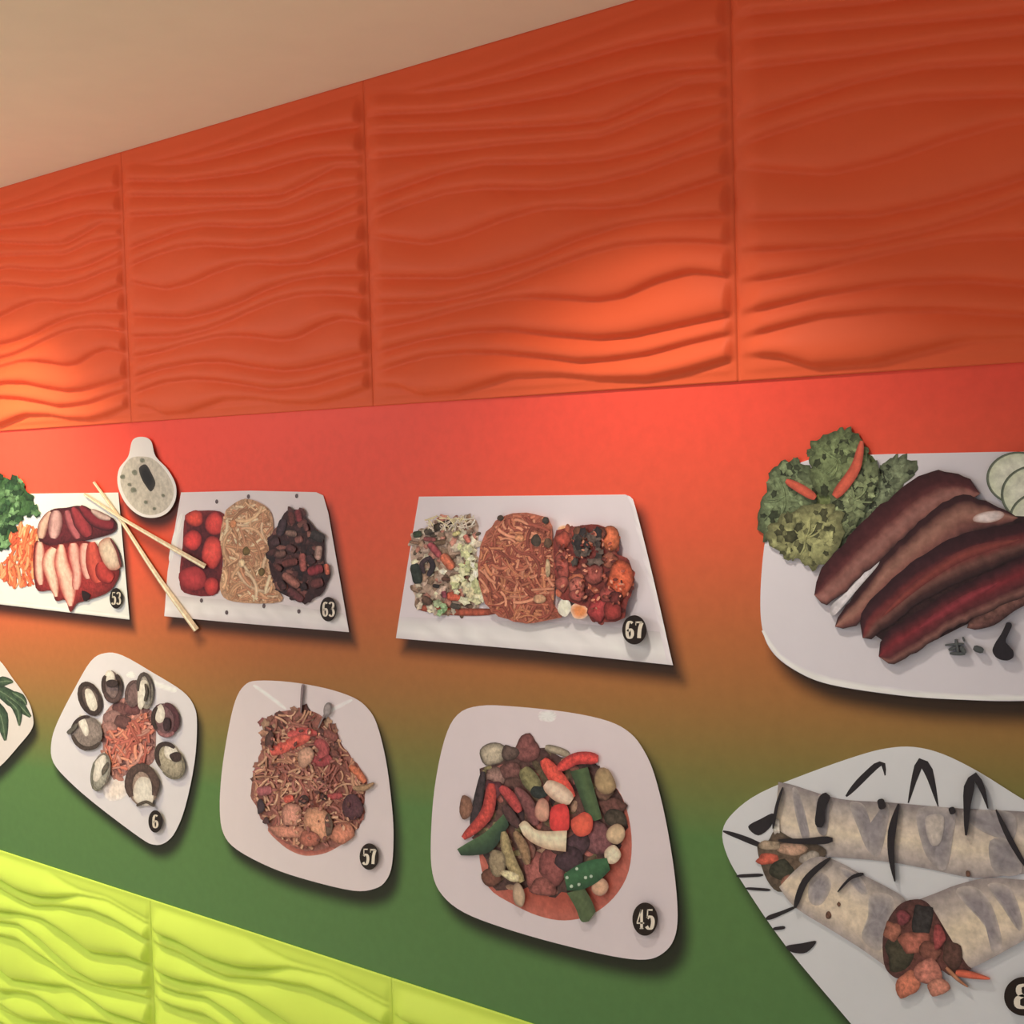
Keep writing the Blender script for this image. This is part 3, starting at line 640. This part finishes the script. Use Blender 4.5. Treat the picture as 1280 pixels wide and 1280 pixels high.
for x, y, rx, ry, c in ((800,755,58,70,(84,50,58)),(290,742,24,40,(62,48,56)),(525,705,26,24,(66,46,44)),(635,690,20,20,(60,42,42)),(340,380,24,50,(84,56,52)),(700,450,26,20,(110,65,58)),(665,840,20,70,(100,78,66)),(320,820,18,20,(75,50,52))):
    d.oval('mushroom_bit', x, y, rx, ry, c, jit=.12)
d.strip('herb_stem', [(522,68),(516,140),(512,225)], [16,12,9], (128,110,114), mat=M_SOFT)
hs = d.strip('herb_stem', [(655,215),(630,260),(608,310)], [14,9,9], (128,112,112), mat=M_SOFT)
d.oval('herb_leaf', 658, 205, 20, 40, (142,132,132), rot=12, mat=M_SOFT)
d.strip('noodle_end', [(800,640),(860,640),(915,612)], [30,36,16], (155,122,92))
d.frag([(300,300),(560,240),(720,420),(840,620),(820,820),(640,950),(430,900),(280,700)], 90, 15, [(110,66,60),(190,142,116),(130,78,70),(95,58,54),(170,110,94)], seed=33)
d.badge(889, 1018, 53, 73, '57')

# ---- plate 45
Gc = (520, 870, 3.657)
d = Dish('beef_vegetable_plate_picture', 'printed white rounded plate of beef, snow peas, onion and red pepper in brown sauce', 'food picture', Gc,
  [(290,45),(450,48),(700,75),(880,115),(980,170),(1042,250),(1090,360),(1140,560),(1180,800),(1196,1000),(1180,1110),(1130,1175),(1050,1205),(900,1190),(640,1130),(400,1060),(220,990),(120,910),(75,810),(68,650),(85,420),(130,200),(190,85)], 0.64, plate=(194,183,188), per=4)
d.oval('highlight', 600, 92, 46, 28, (226,222,224), (198,188,192), mat=M_PLATE, parent=d.plate)
d.poly('sauce', [(288,720),(300,560),(420,400),(700,300),(880,390),(950,480),(985,640),(972,800),(905,920),(800,1000),(680,1026),(560,1005),(440,950),(330,872)], (148,62,46), (172,92,78), M_SOFT, vary=.06)
d.poly('vegetable_bed', [(300,340),(450,260),(560,230),(700,280),(830,330),(930,470),(960,600),(900,720),(860,800),(700,900),(580,900),(480,880),(350,870),(330,740),(260,640)], (88,60,54), (70,48,46), jit=.05)
d.frag([(300,340),(450,260),(560,230),(700,280),(830,330),(930,470),(960,600),(900,720),(860,800),(700,900),(580,900),(480,880),(350,870),(330,740),(260,640)], 170, 30, [(110,72,66),(70,48,46),(140,110,90),(92,78,58),(150,86,78),(120,110,76),(60,44,46)], seed=21)
TB = lambda c, f=.62: tuple(f*np.array(c))
d.oval('mushroom', 352, 265, 62, 56, (172,160,140), (70,60,54), jit=.08)
d.strip('mushroom', [(590,235),(650,250),(700,270)], 36, (150,138,118), (90,80,70))
for x, y, rx, ry, c in ((510,240,58,66,(122,72,70)),(430,260,36,36,(90,72,66)),(360,370,44,40,(140,108,100)),(430,340,44,40,(112,72,68)),(545,790,52,90,(152,86,80)),(622,770,56,90,(132,72,70)),(580,875,60,46,(138,78,72)),
  (832,655,62,84,(116,72,76)),(735,680,62,60,(74,52,60)),(700,740,60,60,(66,46,54)),(895,500,60,44,(98,62,56)),(915,560,52,44,(72,62,52)),(345,835,42,46,(108,68,56)),(510,700,34,60,(125,82,72)),(860,440,40,34,(110,80,66)),(650,690,36,44,(84,58,56)),(350,430,40,50,(92,46,54))):
    d.oval('beef_piece', x, y, rx, ry, c, TB(c), jit=.12, vary=.25)
d.strip('broccoli', [(490,330),(520,380),(555,430)], [60,80,70], (124,118,80), (80,76,52))
d.oval('broccoli', 562, 440, 42, 30, (42,48,46), (34,38,36))
d.strip('eggplant_strip', [(308,345),(285,470),(258,600)], [30,44,40], (58,48,52), (38,32,36))
d.strip('pepper_strip', [(345,400),(322,540),(215,650)], [50,62,40], (178,62,54), (120,40,40))
d.oval('ginger_slice', 228, 510, 30, 58, (128,90,72), (90,62,52))
d.ribbon('snow_pea', [(188,700),(240,668),(320,620),(405,535)], [(205,728),(270,728),(350,705),(425,590)], [(70,96,66),(58,82,58),(44,66,50),(38,54,44)], M_SOFT)
d.strip('pepper_strip', [(385,415),(430,460),(475,530)], [40,52,40], (172,62,62), (120,44,46))
d.strip('beef_strip', [(455,420),(510,490),(550,590)], [40,60,50], (118,70,70), (75,45,46))
d.strip('beef_strip', [(400,500),(440,560),(470,600)], [40,50,40], (78,52,52), (52,38,40))
d.strip('pepper_strip', [(580,290),(640,370),(718,465)], [56,74,50], (220,72,56), (160,52,44))
d.strip('pepper_strip', [(650,335),(735,285),(832,288)], [50,56,60], (200,62,56), (130,40,42))
d.strip('onion_slice', [(590,400),(650,440),(712,480)], [60,84,64], (205,180,160), (165,130,110), mat=M_SOFT)
d.oval('onion_slice', 578, 525, 34, 56, (195,145,124), (140,90,80), mat=M_SOFT)
d.ribbon('snow_pea', [(705,345),(745,450),(780,540),(815,572)], [(785,325),(815,430),(840,520),(850,560)], [(50,64,46),(66,88,58),(74,94,60),(58,74,50)], M_SOFT)
d.oval('onion_slice', 862, 392, 48, 66, (158,134,98), (115,92,70), rot=-25, mat=M_SOFT)
d.poly('tomato_piece', [(620,510),(690,500),(700,600),(670,620),(615,605)], (222,52,50), (170,40,42), M_SOFT)
d.oval('carrot_slice', 760, 590, 50, 56, (220,84,60), (165,58,46), mat=M_SOFT)
d.ribbon('onion_slice', [(470,590),(500,570),(560,615),(690,615)], [(490,635),(530,670),(600,700),(685,712)], [(180,155,130),(212,196,168),(206,188,160),(170,140,115)], M_SOFT)
d.strip('celery_piece', [(400,620),(425,740),(485,850)], [40,56,46], (154,138,98), (110,96,70))
d.strip('celery_piece', [(450,620),(490,690),(510,770)], [36,48,40], (142,112,82), (96,76,60))
d.oval('celery_piece', 372, 762, 40, 62, (144,128,102), (100,88,70)); d.oval('celery_piece', 432, 822, 48, 22, (205,194,154), (150,135,104), rot=22)
d.oval('onion_slice', 912, 630, 46, 44, (194,168,134), (140,112,92), mat=M_SOFT); d.poly('onion_slice', [(862,710),(905,680),(938,725),(910,765),(872,760)], (214,194,168), (170,144,122), M_SOFT)
d.oval('onion_slice', 840, 872, 38, 42, (192,152,124), (140,100,86), mat=M_SOFT); d.oval('onion_slice', 472, 912, 28, 60, (178,154,128), (120,98,84), rot=-8, mat=M_SOFT)
d.ribbon('snow_pea', [(725,890),(760,870),(800,930),(822,985)], [(690,900),(730,970),(755,1030),(790,1030)], [(64,76,52),(80,96,64),(70,86,58)], M_SOFT)
pea = d.ribbon('snow_pea', [(676,815),(740,772),(800,750),(872,740)], [(690,890),(760,885),(830,850),(888,795)], [(44,84,56),(56,100,66),(48,88,58),(38,70,48)], M_SOFT)
for x, y in ((690,830),(735,790),(775,830),(710,870),(745,862),(800,825)): d.oval('droplet', x, y, 8, 8, (165,185,165), n=8, mat=M_SOFT, parent=pea)
d.badge(1047, 1020, 58, 76, '45')

# ---- stuffed crepe plate
Hc = (890, 920, 3.282)
d = Dish('stuffed_crepe_plate_picture', 'printed white rounded-diamond plate of stuffed crepe rolls with dark sauce drizzle', 'food picture', Hc,
  [(43,390),(90,312),(200,232),(400,150),(600,80),(720,50),(830,45),(950,75),(1100,150),(1280,262),(1500,380),(1720,520),(1800,640),(1780,900),(1560,1400),(1330,1680),(1150,1720),(980,1640),(780,1430),(570,1180),(300,858),(130,610),(62,490)], 0.63, plate=(186,188,192), per=4)
DK = (36,32,36)
def drz(p, w_, **k): d.strip('sauce_drizzle', p, w_, DK, DK, mat=M_INK, taper=.4, **k)
drz([(550,248),(620,172),(695,110),(710,162)], [20,28,26,12]); drz([(805,275),(835,160),(860,105),(892,155),(928,290)], [12,22,44,26,10]); 
drz([(45,390),(130,420),(260,475)], [16,24,14]); d.poly('sauce_drizzle', [(148,372),(200,340),(252,318),(242,370),(190,408)], DK, DK, M_INK)
drz([(100,575),(210,570)], 14); drz([(138,625),(240,632)], 12); drz([(222,750),(280,728),(345,700)], [24,16,12]); drz([(250,792),(300,785)], 14)
d.poly('sauce_drizzle', [(305,862),(370,850),(428,842),(388,888),(330,888)], DK, DK, M_INK)
CRC = [(120,112,114),(158,148,142),(184,170,156),(194,180,160),(176,164,156),(130,122,122)]
d.ribbon('crepe_roll', [(272,188),(330,200),(440,236),(550,262),(720,272),(1000,296),(1280,310),(1520,325)], [(250,440),(330,480),(480,495),(720,516),(900,548),(1080,582),(1280,565),(1520,560)], CRC, M_SOFT, m=30)
GY = (128,122,126)
for p in ([(330,215),(360,240),(400,400),(380,440),(345,330)], [(565,275),(625,285),(655,370),(700,285),(728,300),(690,485),(640,470),(600,380)], [(845,300),(990,305),(990,400),(960,545),(900,520),(860,440)], [(1030,310),(1230,315),(1240,420),(1180,420),(1090,380)], [(1140,430),(1240,440),(1270,560),(1160,560)], [(430,250),(480,260),(470,400),(430,380)]):
    d.poly('crepe_mark', p, GY, (150,142,140), M_SOFT, vary=.15)
d.poly('crepe_mark', [(880,330),(950,330),(940,430),(905,450),(880,400)], (176,166,158), (150,142,140), M_SOFT)
d.poly('filling', [(185,455),(230,430),(262,385),(330,420),(420,440),(470,480),(400,560),(290,640),(225,590)], (92,76,62), (72,62,52))
for x, y, rx, ry, c in ((230,505,46,22,(182,82,62)),(330,460,56,32,(184,146,122)),(285,550,62,42,(58,58,46)),(240,450,40,22,(160,140,118)),(400,500,40,26,(150,140,130)),(320,600,40,36,(140,95,80)),(265,370,14,36,(205,195,185))):
    d.oval('filling_piece', x, y, rx, ry, c, TB(c, .7), jit=.12)
d.ribbon('crepe_roll', [(330,560),(400,505),(480,500),(620,570),(770,650),(810,700)], [(275,620),(340,702),(480,790),(600,865),(700,935),(745,965)], [(130,122,122),(176,164,154),(200,184,162),(194,178,158),(150,140,138)], M_SOFT, m=26)
for p in ([(400,600),(450,560),(490,610),(450,690),(400,680)], [(650,650),(740,660),(740,760),(690,880),(615,830),(640,740)], [(520,540),(600,570),(640,640),(600,640)]):
    d.poly('crepe_mark', p, (134,128,132), (164,154,148), M_SOFT, vary=.15)
for x, y, r in ((478,735,16),(520,690,10),(1050,565,14)): d.oval('sauce_spot', x, y, r*.7, r, (100,70,56), n=8)
d.ribbon('crepe_roll', [(850,670),(930,640),(1000,612),(1130,582),(1280,590),(1520,600)], [(1050,958),(1060,955),(1100,935),(1160,905),(1280,838),(1520,700)], [(128,118,118),(170,158,150),(200,184,160),(196,180,160),(150,140,138)], M_SOFT, m=26)
for p in ([(1000,640),(1080,620),(1150,700),(1190,850),(1150,890),(1120,780)], [(1130,610),(1220,620),(1270,740),(1260,800),(1190,700)]):
    d.poly('crepe_mark', p, (132,124,128), (164,154,148), M_SOFT, vary=.15)
d.poly('filling', [(705,800),(760,700),(830,670),(890,690),(960,800),(1040,930),(1062,958),(985,985),(930,960),(850,1010),(790,1000),(740,985),(705,930)], (92,54,48), (70,44,42))
for x, y, rx, ry, c in ((765,890,56,70,(64,60,46)),(862,760,52,78,(50,46,46)),(830,850,66,50,(160,92,76)),(740,800,34,40,(150,92,74)),(985,900,46,62,(86,58,50)),(900,880,48,40,(120,72,60)),(805,1020,52,56,(192,112,86)),(890,960,58,48,(182,112,96)),(930,1035,46,36,(188,122,102)),(780,740,30,30,(120,56,62)),(930,830,26,50,(150,66,66))):
    d.oval('filling_piece', x, y, rx, ry, c, TB(c, .68), jit=.12, vary=.2)
d.strip('carrot_stick', [(1000,970),(1070,982),(1140,996)], [34,30,12], (198,92,66), mat=M_SOFT); d.strip('carrot_stick', [(960,950),(1010,1000),(1050,1030)], [20,16,8], (165,110,80), mat=M_SOFT)
drz([(272,428),(380,432),(495,425)], [18,24,40]); drz([(475,238),(450,280),(440,375)], [50,36,46]); drz([(765,278),(738,390),(735,490),(750,597)], [16,34,26,12])
drz([(340,705),(385,590),(485,500)], [26,28,20]); drz([(515,640),(570,582),(622,565)], [8,12,20]); drz([(1042,408),(1050,240),(1075,165),(1108,215),(1132,298)], [20,26,46,28,10]); drz([(1165,302),(1220,420),(1290,540)], [14,24,18])
drz([(290,210),(265,290),(250,380)], [10,14,12]); drz([(690,258),(700,300)], 30); drz([(980,292),(990,320)], 26)
d.badge(1280, 1068, 82, 80, '8')

# ------------------------------------------------------------------ the mural sheet: printed gradient and printed drop shadows
def mural():
    xs = np.r_[np.arange(XL, -2.9, 0.05), np.arange(-2.9, 1.3, 0.006), np.arange(1.3, XR+0.001, 0.05)]; xs[-1] = XR
    zs = np.linspace(MB-0.002, Z0+0.002, 190)
    X, Z = np.meshgrid(xs, zs, indexing='ij')
    h = (Z0-Z) + GT*(X+0.6)                        # depth below the top edge; the gradient is printed slightly tilted
    st = GRAD
    hs = np.array([s[0] for s in st]); cs = np.array([s[1] for s in st])
    col = np.stack([np.interp(h, hs, cs[:, k]) for k in range(3)], -1)
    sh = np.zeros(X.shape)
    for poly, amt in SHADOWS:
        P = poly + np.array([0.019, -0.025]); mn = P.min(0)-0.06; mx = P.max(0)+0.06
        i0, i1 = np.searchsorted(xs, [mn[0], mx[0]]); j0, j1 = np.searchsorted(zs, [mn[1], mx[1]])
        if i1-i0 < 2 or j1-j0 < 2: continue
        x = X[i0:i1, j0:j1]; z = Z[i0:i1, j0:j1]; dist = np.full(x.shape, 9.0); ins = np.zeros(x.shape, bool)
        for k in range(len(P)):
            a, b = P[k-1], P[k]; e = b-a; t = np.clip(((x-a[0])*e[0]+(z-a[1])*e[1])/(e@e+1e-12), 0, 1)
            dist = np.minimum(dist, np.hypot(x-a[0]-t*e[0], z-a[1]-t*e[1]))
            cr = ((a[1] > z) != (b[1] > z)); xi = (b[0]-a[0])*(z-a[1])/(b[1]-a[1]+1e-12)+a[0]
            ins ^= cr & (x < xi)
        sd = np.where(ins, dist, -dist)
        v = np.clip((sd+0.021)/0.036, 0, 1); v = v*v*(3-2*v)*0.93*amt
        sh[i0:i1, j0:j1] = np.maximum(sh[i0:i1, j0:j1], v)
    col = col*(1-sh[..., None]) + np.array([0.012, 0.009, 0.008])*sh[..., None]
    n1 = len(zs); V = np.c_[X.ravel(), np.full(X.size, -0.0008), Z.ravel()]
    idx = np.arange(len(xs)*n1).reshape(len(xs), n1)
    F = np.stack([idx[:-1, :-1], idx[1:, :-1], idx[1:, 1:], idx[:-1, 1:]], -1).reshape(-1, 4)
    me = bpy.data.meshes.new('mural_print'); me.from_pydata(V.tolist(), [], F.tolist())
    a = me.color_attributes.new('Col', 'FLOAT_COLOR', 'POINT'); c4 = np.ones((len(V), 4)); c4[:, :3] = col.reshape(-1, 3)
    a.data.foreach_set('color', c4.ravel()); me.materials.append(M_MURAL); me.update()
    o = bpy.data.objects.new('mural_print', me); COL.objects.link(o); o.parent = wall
    o['label'] = 'printed vinyl mural sheet fading from red through brown to green'
GT = 0.075
GRAD = [(0.0, lin((232,76,60))/0.80), (0.10, lin((222,76,58))/0.78), (0.28, lin((196,82,54))/0.74), (0.44, lin((158,90,50))/0.68),
        (0.56, lin((134,96,52))/0.66), (0.66, lin((108,102,54))/0.66), (0.77, lin((78,110,60))/0.66), (1.3, lin((68,106,62))/0.64)]
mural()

# ------------------------------------------------------------------ lamps (fixtures of the lights set at the top)
def ring_mesh(r0, r1, z0, z1, n=28):
    V, F = [], []
    for i in range(n):
        a = 6.28318*i/n; c, s_ = math.cos(a), math.sin(a)
        V += [(r0*c, r0*s_, z0), (r1*c, r1*s_, z0), (r1*c, r1*s_, z1), (r0*c, r0*s_, z1)]
    for i in range(n):
        j = (i+1) % n
        for k in range(4): F.append((4*i+k, 4*i+(k+1) % 4, 4*j+(k+1) % 4, 4*j+k))
    return V, F
for (sx, sy, pw, cl) in SPOTS:
    r = bpy.data.objects.new('ceiling_spot', None); COL.objects.link(r); r.location = (sx, sy, CEIL)
    r['label'] = 'round white recessed ceiling spot '+('above the sauce bowl and pork platter' if sx < -1 else 'above the ribs and glazed chicken plates'); r['category'] = 'ceiling light'; r['group'] = 'recessed spots along the wall'
    V, F = ring_mesh(0.062, 0.085, -0.008, 0.001); mesh_obj('trim_ring', V, F, M_WHITE, r)
    V, F = ring_mesh(0.0, 0.0625, -0.003, 0.0005); mesh_obj('lens', V, F, M_LAMP, r)
for (sx, sy, pw) in FILL_PANELS:  # body of the added fill panel, out of view
    r = bpy.data.objects.new('added_fill_panel', None); COL.objects.link(r); r.location = (sx, sy, CEIL)
    r['label'] = 'added fill light shaped as a square white ceiling panel, out of view'; r['category'] = 'ceiling light'; r['group'] = 'added fill lights'
    for k in range(4):
        a = [(-.32,-.32),(.29,-.32),(-.32,-.32),(-.32,.29)][k]; b = [(-.29,.32),(.32,.32),(.32,-.29),(.32,.32)][k]
        box('frame_bar', (a[0], a[1], -0.02), (b[0], b[1], 0.001), M_WHITE, r)
    box('diffuser', (-.3, -.3, -0.012), (.3, .3, 0.0005), M_LAMP, r)
for (sx, sy, sz, pw) in FILL_PENDANTS:  # body of the added fill pendant, out of view
    r = bpy.data.objects.new('added_fill_pendant', None); COL.objects.link(r); r.location = (sx, sy, CEIL)
    r['label'] = 'added fill light shaped as a wire cage globe pendant, out of view'; r['category'] = 'pendant lamp'
    V, F = ring_mesh(0.0, 0.05, -0.02, 0.001); mesh_obj('canopy', V, F, M_WHITE, r)
    V, F = ring_mesh(0.0, 0.004, sz-CEIL+0.14, -0.01, 10); mesh_obj('cord', V, F, M_WHITE, r)
    V, F = ring_mesh(0.0, 0.03, sz-CEIL+0.11, sz-CEIL+0.15, 16); mesh_obj('cap', V, F, M_WHITE, r)
    for k in range(6):
        a = k*math.pi/6
        V, F = ring_mesh(0.128, 0.131, -0.0015, 0.0015, 32)
        ca, sa = math.cos(a), math.sin(a)
        mesh_obj('cage_wire', [(x*ca-z*sa, x*sa+z*ca, y+sz-CEIL) for x, y, z in V], F, M_WHITE, r)
